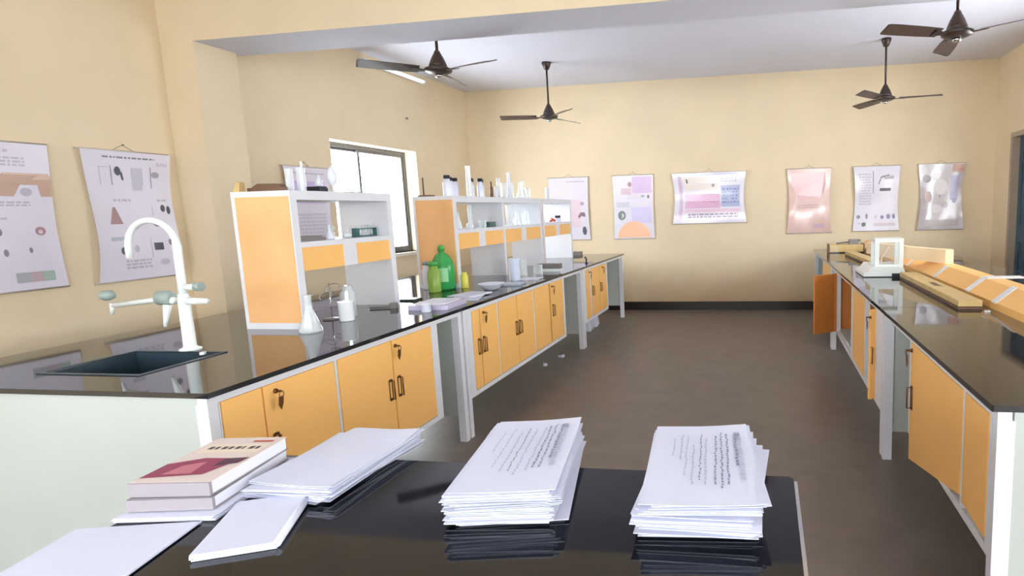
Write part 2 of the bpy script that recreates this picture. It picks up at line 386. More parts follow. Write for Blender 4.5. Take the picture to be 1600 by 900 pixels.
# sink and tap on the near left bench
sk = thing('lab_sink', 'dark sink bowl let into the black top of the nearest left bench', 'sink', (-2.705, 2.115, .70))
q = MB(); a, b, h = .235, .185, .199
q.box(-a, a, -b, b, -.0, .01)
q.box(-a, -a+.012, -b, b, .01, h).box(a-.012, a, -b, b, .01, h).box(-a+.012, a-.012, -b, -b+.012, .01, h).box(-a+.012, a-.012, b-.012, b, .01, h)
q.build('bowl', SINK, sk)
q = MB(); a2, b2 = a+.014, b+.014
q.box(-a2, a2, -b2, -b+.002, .2005, .204).box(-a2, a2, b-.002, b2, .2005, .204).box(-a2, -a+.002, -b, b, .2005, .204).box(a-.002, a2, -b, b, .2005, .204)
q.build('rim', SINK, sk)
MB().lathe([(.03, .0), (.03, .004), (.012, .003)], 0, 0, .0105, 16).build('drain', CHROME, sk)
tp = thing('lab_tap', 'tall white swan-neck laboratory tap with side arm beside the sink', 'tap', (-2.69, 2.345, .90))
MB().lathe([(.045, 0), (.045, .008), (.032, .014), (.026, .02), (.024, .24), (.020, .27)], n=20).build('column', PLWHITE, tp)
pts = [(0, 0, .26), (.002, 0, .36), (.004, 0, .49)] + [(-.13+.134*math.cos(t), 0, .49+.125*math.sin(t)) for t in [math.pi*k/12 for k in range(1, 13)]] + [(-.264, 0, .44)]
MB().tube(pts, [.018]*3+[.0145]*(len(pts)-3), 12).build('swan_neck', PLWHITE, tp)
q = MB().tube([(-.05, 0, .235), (-.1, 0, .245), (-.40, 0, .215)], [.018, .014, .012], 10); q.tube([(.0, 0, .235), (.13, 0, .235)], [.02, .012], 10)
q.build('side_arm', PLWHITE, tp)
MB().tube([(-.40, 0, .225), (-.415, 0, .17)], [.012, .006], 10).build('side_nozzle', PLWHITE, tp)
MB().tube([(-.07, -.02, .22), (-.075, -.04, .12)], [.018, .007], 10).build('front_nozzle', PLWHITE, tp)
MB().lathe([(.012, 0), (.03, .01), (.034, .03), (.02, .045)], -.425, 0, .24, 12).build('knob', PLGREY, tp)
MB().lathe([(.02, -.14), (.034, -.13), (.034, -.075), (.022, -.06)], 0, 0, .25, 14, 'x').build('knob', PLGREY, tp)
q = MB().tube([(.02, 0, .30), (.075, 0, .302)], .015, 10); q.mi = 1; q.lathe([(.02, .075), (.021, .105)], 0, 0, .302, 12, 'x'); q.build('knob', [PLWHITE, PLGREY], tp)
tag(MB().box(-.008, .008, -.012, .012, 0, .012).build('chalk_piece', PLWHITE, None, (-2.52, 2.25, .9045), .4), 'tiny white chip of chalk on the black top beside the tap', 'chalk')

# ------------------------------------------------------------------ reagent racks on the left row
def rack(label, Y0, Y1, mids, strips):
    r = thing('reagent_rack', label, 'rack', (-2.68, (Y0+Y1)/2, .90), group='white reagent racks with orange ends')
    a, b = -.18, .18; y0, y1 = -(Y1-Y0)/2, (Y1-Y0)/2; H_ = .755; ym = (Y0+Y1)/2
    for yy, s in ((y0, -1), (y1-.045, 1)):
        e = MB().box(a, b, yy, yy+.045, 0, H_).build('end_panel', WHITE, r)
        yo = yy-.003 if s < 0 else yy+.045
        MB().box(a+.025, b-.008, yo, yo+.003, .035, H_-.03).build('laminate', PEACH, e)
    for mpos in mids: MB().box(a, b, mpos-ym-.02, mpos-ym+.02, 0, .705).build('middle_panel', WHITE, r)
    MB().box(a, b, y0+.045, y1-.045, .705, H_).build('top_shelf', WHITE, r)
    edges = [y0+.045]+[v for mpos in mids for v in (mpos-ym-.02, mpos-ym+.02)]+[y1-.045]
    for k in range(0, len(edges), 2):
        e0, e1 = edges[k], edges[k+1]
        MB().box(a, b, e0, e1, .445, .475).build('shelf', WHITE, r)
        n = strips; wd = (e1-e0)/n
        for j in range(n):
            g = .055 if n > 1 else 0
            u0 = e0+j*wd+(g if j else .0); u1 = e0+(j+1)*wd-(g if j < n-1 else 0)
            MB().box(.13, .17, u0, u1, .315, .445).build('socket_panel', ORANGE, r)
        for j in range(1, n): MB().box(.12, .176, e0+j*wd-.055, e0+j*wd+.055, .315, .445).build('divider', WHITE, r)
    return r
r1 = rack('reagent rack standing nearest on the left bench row, large orange end panel', 2.83, 3.70, [], 2)
r2 = rack('long middle reagent rack behind the green bottle', 4.52, 6.45, [5.45], 2)
r3 = rack('farthest short reagent rack on the left row', 6.475, 7.50, [], 2)

# ------------------------------------------------------------------ service ridge on the right row
rg = thing('service_ridge', 'low orange service ridge with slanted front along the middle of right benches', 'service ridge', (1.4, 4.4, .90))
prof = [(-.15, 0), (-.15, .04), (-.055, .118), (-.045, .12), (.045, .12), (.055, .118), (.15, .04), (.15, 0)]
MB().prism([(a, b) for a, b in prof][::-1], -2.45, 3.75, 'y').build('housing', ORANGE, rg)
for yc in (.24-.0, -.50, -.95, -1.5, 1.1, 2.0):
    q = MB(); q.prism([(-.1535, .036), (-.152, .043), (-.057, .1225), (-.045, .1235), (-.045, .1205), (-.0555, .1188), (-.150, .0405)], yc-.035, yc+.035, 'y')
    q.build('white_band', WHITE, rg)
MB().box(-.05, .16, -.55, -.48, .1205, .130).build('bracket', WHITE, rg)

# ------------------------------------------------------------------ ceiling fans
def fan(label, x, y, angs, rod=.50):
    r = thing('ceiling_fan', label, 'ceiling fan', (x, y, CZ), group='brown three-bladed ceiling fans')
    MB().lathe([(.055, 0), (.055, -.02), (.03, -.085), (.02, -.09)][::-1], n=20).build('canopy', FAN, r)
    MB().lathe([(.0115, -rod), (.0115, -.085)], n=12).build('down_rod', FAN, r)
    z = -rod
    MB().lathe([(.02, .0+z), (.028, z-.02), (.05, z-.06), (.068, z-.105), (.075, z-.13)][::-1], n=24).build('motor_cover', FAN, r)
    q = MB().lathe([(.03, z-.185), (.075, z-.178), (.105, z-.165), (.11, z-.145), (.075, z-.128)], n=28); q.build('motor', FAN, r)
    MB().lathe([(.03, z-.185), (.03, z-.205), (.012, z-.212)][::-1], n=16).build('bottom_cap', CHROME, r)
    for A in angs:
        A = math.radians(A); c, s = math.cos(A), math.sin(A)
        def P(u, v, h): return (u*c-v*s, u*s+v*c, h)
        zz = z-.158; tw = .016
        prf = [(.15, .045), (.3, .058), (.5, .064), (.585, .060), (.60, .045)]
        vs = []
        for u, hw in prf:
            vs += [P(u, -hw, zz-tw), P(u, hw, zz+tw), P(u, hw, zz+tw+.004), P(u, -hw, zz-tw+.004)]
        fs = [(4*k+j, 4*k+(j+1) % 4, 4*(k+1)+(j+1) % 4, 4*(k+1)+j) for k in range(len(prf)-1) for j in range(4)] + [(3, 2, 1, 0), tuple(4*(len(prf)-1)+j for j in range(4))]
        bl = MB().add(vs, fs).build('blade', FANB, r)
        vs = [P(.09, -.022, zz-.006), P(.09, .022, zz-.006), P(.2, .04, zz+tw*.4-.006), P(.2, -.04, zz-tw*.7-.006)]
        vs += [(a, b, h+.005) for a, b, h in vs]
        MB().hexa(vs[:4]+vs[4:]).build('blade_arm', FAN, bl)
    return r
fan('brown ceiling fan nearest on the left, partly hidden by the beam', -2.63, 4.68, (-19, 101, 221))
fan('brown ceiling fan at the far left on a long rod', -2.64, 7.25, (-48, 72, 192))
fan('brown ceiling fan at the far right on a long rod', 1.37, 7.25, (-6, 114, 234))
fan('brown ceiling fan nearest on the right, cut by the top edge', 1.36, 4.66, (205, 325, 85))

# tube light on the left wall near the ceiling
tl = thing('tube_light', 'white fluorescent tube light high on the left wall above the window', 'tube light', (LW, 6.85, 3.24))
MB().box(0, .035, -.62, .62, -.025, .025).build('batten', WHITE, tl)
MB().lathe([(.014, -.58), (.014, .58)], .055, 0, 0, 12, 'y').build('tube', TUBE, tl)
for s in (-.6, .6): MB().box(.035, .07, s-.02, s+.02, -.018, .018).build('lamp_holder', MILK, tl)
tag(MB().lathe([(.006, 0), (.006, .02), (.014, .022), (.014, .028)], n=10, axis='x').build('wall_hook', GREYM, None, (LW, 7.04, 2.72)), 'small grey hook on the left wall above the window', 'hook')

# ------------------------------------------------------------------ posters
def poster(label, side, pos, w_, h_, m, prints, wave=1.0, ph=0, lean=0):
    """side 'L' left wall (u runs +Y), 'B' back wall (u runs +X). pos = start coordinate; top at z 2.0"""
    top = 2.0
    if side == 'L': O = Vector((LW, pos, top)); U = Vector((0, 1, 0)); Nn = Vector((1, 0, 0))
    else: O = Vector((pos, BW, top)); U = Vector((1, 0, 0)); Nn = Vector((0, -1, 0))
    r = thing('poster', label, 'poster', tuple(O+U*w_/2+Nn*.001), group='laminated science charts on the walls')
    org = r.location
    def D(u, v): # outward bulge of the sheet
        e = (abs(u-.5)*2)**3
        return .012+.011*wave+wave*(.006*math.sin(v*7+ph)+.014*e*(.5+.5*math.sin(v*5+ph*2))+.004*math.sin(u*6+v*3+ph))
    def inset(u, v): return u+(.5-u)*.06*wave*math.sin(math.pi*v)
    def P(u, v, k=0): return (O+U*(inset(u, v)*w_)+Vector((0, 0, -v*h_))+Nn*(D(u, v)+k))-org
    nu, nv = 10, 14; q = MB()
    vs = [P(i/nu, j/nv) for j in range(nv+1) for i in range(nu+1)]
    fs = [(j*(nu+1)+i, (j+1)*(nu+1)+i, (j+1)*(nu+1)+i+1, j*(nu+1)+i+1) for j in range(nv) for i in range(nu)]
    q.add(vs, fs, True); q.build('sheet', m, r)
    q = MB()
    def patch(pts, col, k):
        q.col = col; q.add([P(a, b, k) for a, b in pts][::-1], [tuple(range(len(pts)))])
    for n, it in enumerate(prints):
        kind, col = it[0], it[1]; k = .0018+.00025*(n % 6)
        if kind == 'r':
            _, _, u0, v0, u1, v1 = it
            nx = max(1, int((u1-u0)*8)); ny = max(1, int((v1-v0)*10))
            for a in range(nx):
                for b in range(ny):
                    ua, ub = u0+(u1-u0)*a/nx, u0+(u1-u0)*(a+1)/nx; va, vb = v0+(v1-v0)*b/ny, v0+(v1-v0)*(b+1)/ny
                    patch([(ua, va), (ub, va), (ub, vb), (ua, vb)], col, k)
        elif kind == 'e':
            _, _, cu, cv, ru, rv = it[:6]; a0, a1 = (it[6], it[7]) if len(it) > 6 else (0, 2*math.pi)
            N = 16; ang = [a0+(a1-a0)*i/N for i in range(N if a1-a0 > 6 else N+1)]
            patch([(cu+ru*math.cos(t), cv+rv*math.sin(t)) for t in ang], col, k)
        elif kind == 't': # rows of tiny words
            _, _, u0, v0, u1, v1, rows = it; rnd = random.Random(n*31+int(u0*100))
            for rr in range(rows):
                v = v0+(v1-v0)*(rr+.5)/rows; th = (v1-v0)/rows*.32; u = u0
                while u < u1-.01:
                    l = min(rnd.uniform(.02, .07), u1-u); patch([(u, v-th), (u+l, v-th), (u+l, v+th), (u, v+th)], col, k); u += l+.014
        elif kind == 'p': patch(it[2], col, k)
    if prints: tag(q.build('print', INKP, r), kind='stuff')
    for v in (-.006, 1.006):
        a = (O+Vector((0, 0, -v*h_))+Nn*.014)-org; b = a+U*w_
        MB().tube([a-U*.01, b+U*.01], .006, 8).build('hanging_rod', ROD, r)
    a = (O+U*(w_*.5)+Vector((0, 0, .05))+Nn*.004)-org
    MB().tube([a+Vector((0, 0, -.045))-U*.08, a, a+Vector((0, 0, -.045))+U*.08], .0018, 5).lathe([(.005, 0), (.005, .012)], a.x, a.y, a.z, 8, 'y' if side == 'B' else 'x').build('hanging_string', GREYM, r)
    return r
G1, G2, G3 = (192, 188, 202), (140, 138, 150), (84, 88, 100)
TAN, LIL, PNK = (200, 168, 150), (206, 190, 232), (222, 180, 200)
poster('white chart with brown arch picture at the left edge, on the left wall', 'L', 2.50, .62, .88, POST, [
    ('t', G1, .1, .04, .7, .07, 1), ('t', G1, .1, .09, .8, .16, 3), ('p', (196, 165, 148), [(.5, .27), (.62, .2), (.98, .2), (1, .24), (1, .36), (.9, .36), (.88, .28), (.74, .28), (.68, .36), (.5, .36)]), ('p', (214, 186, 172), [(.62, .2), (.98, .2), (.99, .24), (.6, .25)]),
    ('e', G1, .78, .33, .05, .03), ('t', G1, .4, .39, .8, .43, 2), ('t', G1, .1, .5, .6, .52, 1), ('e', (176, 140, 150), .85, .6, .045, .03), ('e', (214, 200, 214), .85, .605, .02, .015),
    ('e', G2, .52, .6, .02, .025), ('e', G2, .54, .74, .02, .025), ('e', G2, .74, .73, .015, .02), ('r', (176, 180, 186), .58, .88, .70, .95), ('r', (190, 172, 182), .70, .88, .8, .95), ('r', (168, 188, 180), .8, .88, .9, .95), ('t', G1, .1, .2, .45, .45, 8), ('t', G1, .05, .55, .42, .85, 9)], .5, 1)
poster('white chart of apparatus drawings with curled left edge, behind the tap', 'L', 3.29, .60, .89, POST, [
    ('t', G2, .22, .035, .8, .055, 1), ('r', G1, .16, .12, .27, .125), ('r', G1, .16, .12, .17, .26), ('r', G2, .29, .11, .30, .26), ('e', G3, .37, .15, .035, .035), ('p', G3, [(.39, .15), (.42, .16), (.43, .22), (.41, .22)]),
    ('r', (200, 198, 212), .52, .12, .64, .30), ('r', G1, .52, .12, .53, .28), ('r', G1, .64, .12, .65, .26), ('r', G2, .74, .11, .75, .28), ('e', (168, 164, 176), .80, .17, .05, .025), ('t', G1, .82, .07, .95, .10, 2),
    ('t', G1, .28, .36, .48, .39, 1), ('t', G1, .8, .36, .93, .39, 1), ('p', (170, 140, 142), [(.25, .43), (.28, .43), (.34, .56), (.19, .56)]), ('e', (206, 190, 200), .265, .53, .03, .02),
    ('e', G3, .86, .44, .03, .03), ('e', G3, .93, .455, .025, .035), ('e', (226, 222, 236), .90, .46, .022, .025), ('r', G2, .72, .42, .725, .5), ('e', G2, .75, .56, .05, .03), ('r', (186, 190, 204), .16, .66, .32, .69),
    ('e', G3, .29, .77, .035, .03), ('e', G1, .44, .76, .03, .03), ('r', G3, .66, .72, .78, .78), ('e', G2, .88, .72, .03, .025), ('e', G1, .77, .88, .06, .025), ('e', G2, .92, .87, .02, .03), ('r', G2, .62, .68, .625, .84), ('t', G1, .3, .84, .6, .92, 3)], 1.5, 2.2)
poster('lilac chart on the left wall, seen over the nearest reagent rack', 'L', 4.96, .58, .88, POST, [('t', G1, .1, .05, .9, .08, 1), ('r', LIL, .1, .15, .9, .4), ('t', (206, 200, 214), .1, .5, .9, .9, 10)], .8, .5)
poster('chart on back wall leftmost, half hidden by the racks, with dark sketches', 'B', -3.20, .62, .92, POST, [
    ('r', (226, 222, 228), .03, .03, .6, .3), ('t', G1, .1, .05, .9, .08, 1), ('e', (186, 160, 178), .84, .42, .05, .03), ('p', (150, 120, 138), [(.72, .62), (.8, .56), (.9, .56), (.92, .64), (.82, .62), (.74, .66)]), ('e', (130, 116, 130), .86, .6, .06, .02),
    ('e', (96, 98, 112), .87, .86, .055, .07), ('e', (214, 214, 226), .88, .86, .025, .035), ('r', (226, 208, 220), .45, .35, .8, .8), ('t', G1, .1, .4, .45, .9, 10)], .8, 3)
poster('chart with lilac top block and orange half circle at the bottom', 'B', -2.21, .61, .92, POST, [
    ('r', (210, 184, 222), .48, .02, .97, .28), ('e', (170, 140, 150), .42, .14, .05, .04), ('r', (214, 190, 202), .2, .2, .45, .3), ('e', (170, 172, 184), .74, .33, .05, .02), ('e', (130, 122, 140), .88, .34, .03, .03), ('r', (222, 214, 226), .35, .3, .7, .38),
    ('e', (128, 138, 140), .2, .63, .1, .075), ('p', (210, 220, 216), [(.2, .58), (.26, .63), (.2, .69)]), ('r', (214, 206, 238), .45, .5, .95, .75), ('e', (248, 196, 160), .5, .985, .41, .26, math.pi, 2*math.pi), ('r', (240, 180, 140), .49, .75, .51, .98), ('t', (236, 150, 110), .2, .95, .85, .98, 1), ('t', G1, .08, .42, .4, .5, 3)], .5, 4)
o = poster('wide landscape chart with pink band and blue square on the back wall', 'B', -1.32, 1.07, .72, POST, [
    ('r', (206, 180, 204), .07, .06, .12, .94), ('r', (232, 222, 216), .16, .08, .62, .34), ('p', G3, [(.18, .12), (.2, .12), (.205, .2), (.185, .2)]), ('e', (176, 160, 170), .56, .25, .025, .035), ('r', (216, 168, 202), .15, .42, .66, .70), ('t', (196, 130, 176), .17, .45, .64, .66, 4),
    ('r', (168, 178, 212), .67, .26, .94, .68), ('t', (120, 130, 180), .69, .3, .92, .62, 5), ('r', (222, 190, 210), .15, .72, .94, .78), ('t', (150, 130, 160), .2, .8, .9, .9, 2), ('t', G1, .66, .1, .9, .2, 2), ('r', (196, 200, 226), .15, .02, .9, .05)], 1.2, 1.4)
poster('pinkish chart on the back wall with a paler mottled sheet, no bold pictures', 'B', .32, .61, .89, POSTP, [
    ('p', (214, 170, 170), [(.1, .06), (.85, .06), (.9, .25), (.8, .45), (.85, .9), (.2, .92), (.12, .6), (.2, .4), (.08, .25)]), ('t', (196, 150, 152), .2, .12, .8, .3, 5), ('t', (200, 160, 150), .22, .55, .75, .62, 2), ('e', (190, 178, 200), .72, .33, .15, .1), ('r', (206, 176, 190), .6, .86, .85, .93)], 1.5, 2.6)
poster('white chart with a long black line and a dark bar, above the balance', 'B', 1.22, .62, .88, POST, [
    ('r', G3, .42, .07, .435, .42), ('t', G1, .1, .1, .38, .6, 12), ('p', G3, [(.54, .28), (.6, .16), (.78, .13), (.78, .15), (.61, .18), (.56, .28)]), ('r', (80, 80, 92), .58, .34, .83, .385), ('r', (176, 170, 180), .68, .15, .88, .2), ('e', G2, .1, .78, .045, .03), ('e', G2, .29, .77, .03, .045),
    ('e', G1, .5, .78, .03, .03), ('e', (136, 130, 170), .64, .79, .04, .03), ('e', (136, 130, 170), .78, .78, .045, .04), ('e', (120, 120, 150), .9, .78, .03, .04), ('e', (96, 110, 106), .23, .9, .05, .035), ('r', (208, 196, 206), .45, .88, .92, .93), ('t', G1, .1, .87, .3, .9, 1)], 1.5, .3)
poster('mottled grey chart with orange patch at its top corner, rightmost on the back wall', 'B', 2.07, .60, .88, POSTG, [
    ('e', (226, 220, 226), .38, .14, .12, .1), ('e', (150, 138, 140), .17, .22, .1, .06), ('e', (226, 222, 226), .5, .35, .16, .12), ('r', (196, 140, 116), .74, .01, .98, .13), ('r', (150, 140, 178), .72, .18, .9, .55), ('e', (128, 124, 160), .82, .55, .06, .05), ('e', (176, 142, 124), .2, .5, .09, .09),
    ('e', (216, 210, 216), .12, .1, .08, .05), ('p', G2, [(.47, .45), (.49, .45), (.49, .52), (.47, .52)]), ('e', (222, 218, 222), .4, .68, .12, .07), ('e', (186, 176, 184), .6, .62, .08, .05), ('r', (196, 188, 192), .06, .85, .9, .95), ('t', (150, 140, 150), .1, .87, .85, .94, 2)], 2.0, 1.9)

# ------------------------------------------------------------------ foreground table and paper
TZ = .90
tb = thing('demonstration_table', 'glossy black topped table in the foreground covered with paper piles', 'table', (-.62, .86, 0))
MB().box(-.68, .68, -.42, .413, .875, .90, bev=.010).build('tabletop', GRANT, tb)
q = MB(); q.box(.681, .688, -.41, .40, .872, .896); q.build('edge_strip', CHROME, tb)
MB().box(-.66, .66, -.40, -.38, .12, .875).box(-.66, -.64, -.38, .39, .12, .875).box(.64, .66, -.38, .39, .12, .875).build('apron_panel', PANEL, tb)
for sx in (-.66, .62):
    for sy in (-.40, .36): MB().box(sx, sx+.04, sy, sy+.04, 0, .12).build('leg', WHITE, tb)

def lift(u, v, curl):
    return curl*(((u-.5)*2)**2*.5*(1-v)+max(0, v-.75)*4*max(0, u-.55)*2.2*1.3)
def booklet(w_, d_, t, seed, curl=0.0, jag=.004, layers=3):
    """a few sheets of paper lying together; local x width, y depth, z from 0"""
    rnd = random.Random(seed); q = MB(); nu, nv = 6, 8
    for k in range(layers):
        z0, z1 = t*k/layers, t*(k+1)/layers-.0003
        ox, oy = rnd.uniform(-jag, jag), rnd.uniform(-jag, jag); sx, sy = rnd.uniform(-jag, jag), rnd.uniform(-jag, jag)
        vs = []
        for zt in (z0, z1):
            for j in range(nv+1):
                for i in range(nu+1):
                    u, v = i/nu, j/nv
                    bump = lift(u, v, curl)
                    vs.append(((u-.5)*(w_+sx)+ox, (v-.5)*(d_+sy)+oy, zt+bump*(.3+.7*z0/t)))
        A = (nu+1)*(nv+1); fs = []
        for j in range(nv):
            for i in range(nu):
                a = j*(nu+1)+i; fs.append((a, a+nu+1, a+nu+2, a+1)); fs.append((A+a, A+a+1, A+a+nu+2, A+a+nu+1))
        rim = [i for i in range(nu+1)]+[j*(nu+1)+nu for j in range(1, nv+1)]+[nv*(nu+1)+i for i in range(nu-1, -1, -1)]+[j*(nu+1) for j in range(nv-1, 0, -1)]
        fs += [(rim[i], rim[(i+1) % len(rim)], A+rim[(i+1) % len(rim)], A+rim[i]) for i in range(len(rim))]
        q.add(vs, fs)
    return q
def text_lines(w_, d_, cols, seed, z=.0006, curl=0):
    """printed lines running along the depth of the sheet, headline at the right"""
    rnd = random.Random(seed); q = MB(); q.col = (150, 152, 168)
    for x, a, b, th, dark in cols:
        q.col = (146, 148, 168) if dark else (188, 190, 206)
        v = a
        while v < b:
            l = min(rnd.uniform(.015, .05), b-v); jx = rnd.uniform(-.0015, .0015)
            za, zb2 = z+lift(x, v, curl)+.0012*(curl > 0), z+lift(x, v+l, curl)+.0012*(curl > 0)
            q.add([((x-.5)*w_+jx-th/2, (v-.5)*d_, za), ((x-.5)*w_+jx+th/2, (v-.5)*d_, za), ((x-.5)*w_+jx+th/2, (v+l-.5)*d_, zb2), ((x-.5)*w_+jx-th/2, (v+l-.5)*d_, zb2)], [(0, 1, 2, 3)])
            v += l+.008
    return q
ORD = ['top', 'second', 'third', 'fourth', 'fifth', 'sixth', 'seventh', 'eighth', 'ninth', 'tenth', 'eleventh', 'twelfth', 'thirteenth', 'fourteenth', 'fifteenth']
def stack(cx, cy, rz, w_, d_, zs, n, t, seed, gname, lab_top, where, spread, cols, curl=.0, fan=lambda k: (0, 0, 0)):
    rnd = random.Random(seed); z = zs
    for k in range(n):
        top = k == n-1
        fa, fx, fy = fan(k) if not top else (0, 0, 0)
        j = 0 if top else 1
        a = rz+rnd.uniform(-1, 1)*spread*j+fa; dx, dy = rnd.uniform(-1, 1)*.009*j+fx, rnd.uniform(-1, 1)*.012*j+fy
        o = booklet(w_, d_, t, seed*50+k, curl if top else 0, .006, 3).build('answer_sheets', PAPER, None, (cx+dx, cy+dy, z), a)
        lb = lab_top if top else ('bottom sheet of ' if k == 0 else ORD[n-1-k]+' bundle of sheets from the top of ')+where
        tag(o, lb, 'paper', gname)
        if top and cols: tag(text_lines(w_, d_, cols, seed, t+.0004, curl).build('printed_text', INK, o), kind='stuff')
        z += t+.0004
    return z
cR = [(.90, .25, .80, .010, 0), (.86, .42, .88, .006, 1), (.885, .76, .88, .012, 1), (.77, .2, .86, .004, 1), (.71, .16, .88, .004, 1), (.65, .2, .84, .004, 1), (.55, .2, .8, .004, 0), (.50, .25, .86, .003, 1), (.43, .2, .7, .004, 0), (.36, .3, .85, .003, 0), (.30, .5, .85, .004, 0), (.22, .55, .8, .003, 0)]
stack(-.138, 1.19, math.radians(5), .216, .385, TZ+.001, 14, .0044, 11, 'printed sheets of the right-hand pile', 'top printed sheet of the right-hand paper pile near the table corner',
      'the right-hand paper pile', math.radians(3.5), cR, .006, lambda k: (math.radians(-6), .014, -.01) if k in (3, 4, 6) else ((math.radians(-3), .006, .012) if k in (8, 9) else (0, 0, 0)))
cM = [(.88, .3, .85, .010, 0), (.84, .4, .9, .006, 1), (.87, .8, .9, .014, 1), (.76, .28, .9, .004, 1), (.70, .28, .88, .004, 1), (.64, .25, .86, .004, 0), (.54, .2, .84, .004, 0), (.46, .25, .86, .003, 1), (.38, .25, .8, .004, 0), (.28, .3, .85, .003, 0), (.18, .5, .8, .003, 0)]
stack(-.541, 1.195, math.radians(10), .205, .395, TZ+.001, 14, .0044, 23, 'printed sheets of the middle pile', 'top printed sheet of the middle paper pile, tilted on the black table',
      'the middle paper pile', math.radians(3), cM, .006, lambda k: (math.radians(4), -.012, .0) if k in (6, 7, 9) else (0, .004, .004))
stack(-1.009, 1.222, math.radians(-2), .20, .33, TZ+.001, 7, .0044, 31, 'loose sheets beside the book pile', 'blank top sheet of the low pile right of the books',
      'the low pile right of the books', math.radians(6), None, .008)
nb = thing('folded_booklet', 'thin white folded booklet lying askew between the books and the middle pile', 'booklet', (-.995, .950, TZ+.001), math.radians(25))
q = booklet(.135, .205, .012, 77, 0, .002, 4); q.build('pages', PAPER, nb)
q = MB(); q.lathe([(.007, -.100), (.007, .100)], .0675, 0, .0075, 10, 'y'); q.build('spine_fold', PAPER, nb)
sh = booklet(.23, .36, .006, 91, 0, .004, 3).build('blank_sheets', PAPER, None, (-1.195, .745, TZ+.001), math.radians(13))
tag(sh, 'blank white sheets at the near left corner of the black table', 'paper')
bb = booklet(.205, .285, .010, 95, 0, .003, 4).build('white_booklet', PAPER, None, (-1.225, 1.085, TZ+.001), math.radians(9))
tag(bb, 'white booklet at the bottom of the book pile', 'booklet')
def book(w_, d_, t, z, x, y, rz, lab, cover, spine):
    r = thing('book', lab, 'book', (x, y, z), rz, 'books piled at the left end of the black table')
    MB().box(-w_/2+.003, w_/2-.003, -d_/2+.004, d_/2-.003, .0015, t-.0015).build('pages', PAPER2, r)
    MB().box(-w_/2, w_/2, -d_/2, d_/2, 0, .0014).build('back_cover', spine, r)
    MB().box(-w_/2, w_/2, -d_/2, d_/2, t-.0014, t).build('front_cover', cover, r)
    MB().prism([(-w_/2, -d_/2-.004), (w_/2, -d_/2-.004), (w_/2, -d_/2+.0035), (-w_/2, -d_/2+.0035)], .0005, t-.0005).build('spine', spine, r)
    return r
book(.175, .245, .026, TZ+.0125, -1.232, 1.090, math.radians(10), 'thick grey-spined book in the middle of the book pile', BOOKG, BOOKG)
bk = book(.170, .24, .030, TZ+.0395, -1.232, 1.095, math.radians(8), 'top book of the pile, cream cover with maroon picture', BOOKC, BOOKG)
q = MB(); z = .0306
q.col = (150, 70, 92); q.add([(-.083, -.1, z), (.04, -.085, z), (.07, -.005, z), (-.02, .0, z), (-.083, -.03, z)], [(0, 1, 2, 3, 4)])
q.col = (198, 120, 130); q.add([(-.05, -.085, z+.0002), (.01, -.08, z+.0002), (.0, -.02, z+.0002), (-.04, -.04, z+.0002)], [(0, 1, 2, 3)])
q.col = (90, 60, 76); q.add([(.03, -.045, z+.0002), (.075, -.03, z+.0002), (.08, .0, z+.0002), (.03, -.005, z+.0002)], [(0, 1, 2, 3)])
q.col = (236, 222, 200); q.add([(-.07, .03, z), (.075, .03, z), (.075, .08, z), (-.07, .08, z)], [(0, 1, 2, 3)])
q.col = (92, 84, 80)
for k, wd in enumerate((.012, .009, .012, .010, .012, .006, .012, .009)):
    x = -.058+k*.016; q.add([(x, .048, z+.0003), (x+wd, .048, z+.0003), (x+wd, .064, z+.0003), (x, .064, z+.0003)], [(0, 1, 2, 3)])
q.col = (196, 90, 70); q.add([(.02, .09, z), (.07, .09, z), (.07, .1, z), (.02, .1, z)], [(0, 1, 2, 3)])
tag(q.build('cover_print', INK, bk), kind='stuff')

# ------------------------------------------------------------------ glassware
def glassware(kind, x, y, z, h, w_, label, group, m=GLASS, cap=None, name=None, cat=None):
    r = w_/2
    P = {'flask': [(r*.96, 0), (r, h*.06), (r*.32, h*.62), (r*.28, h*.95), (r*.36, h)],
         'round': [(r*.5, 0), (r*.85, h*.08), (r, h*.25), (r*.8, h*.45), (r*.25, h*.6), (r*.22, h*.96), (r*.3, h)],
         'beaker': [(r*.93, 0), (r*.97, h*.04), (r*.97, h*.95), (r*1.05, h)],
         'cylinder': [(r*1.25, 0), (r*1.25, h*.03), (r*.7, h*.05), (r*.7, h*.96), (r*.85, h)],
         'tube': [(r*.5, 0), (r, h*.04), (r, h*.97), (r*1.1, h)],
         'jar': [(r*.95, 0), (r, h*.04), (r, h*.78), (r*.7, h*.86), (r*.7, h)],
         'drop': [(r*.9, 0), (r*.2, h*.03), (r*.2, h*.22), (r*.7, h*.35), (r, h*.6), (r*.6, h*.85), (r*.15, h)]}[kind]
    nm = name or {'flask': 'conical_flask', 'round': 'round_flask', 'beaker': 'beaker', 'cylinder': 'measuring_cylinder', 'tube': 'glass_tube', 'jar': 'reagent_bottle', 'drop': 'funnel'}[kind]
    ct = cat or {'flask': 'flask', 'round': 'flask', 'beaker': 'beaker', 'cylinder': 'cylinder', 'tube': 'glass tube', 'jar': 'bottle', 'drop': 'funnel'}[kind]
    if cap is None:
        return tag(MB().lathe(P, n=16).build(nm, m, None, (x, y, z)), label, ct, group)
    t = thing(nm, label, ct, (x, y, z), group=group)
    MB().lathe(P, n=16).build('body', m, t)
    MB().lathe([(r*.78, h), (r*.8, h+.02), (r*.74, h+.03)], n=14).build('cap', cap, t)
    return t
T1 = 1.6555; S1 = 1.3755
gA = 'glassware on top of the nearest rack'
glassware('beaker', -2.60, 2.955, T1, .125, .038, 'glass beaker at the left of the cluster on the nearest rack top', gA)
glassware('tube', -2.56, 2.995, T1, .120, .020, 'thin upright tube in the cluster on the nearest rack top', gA)
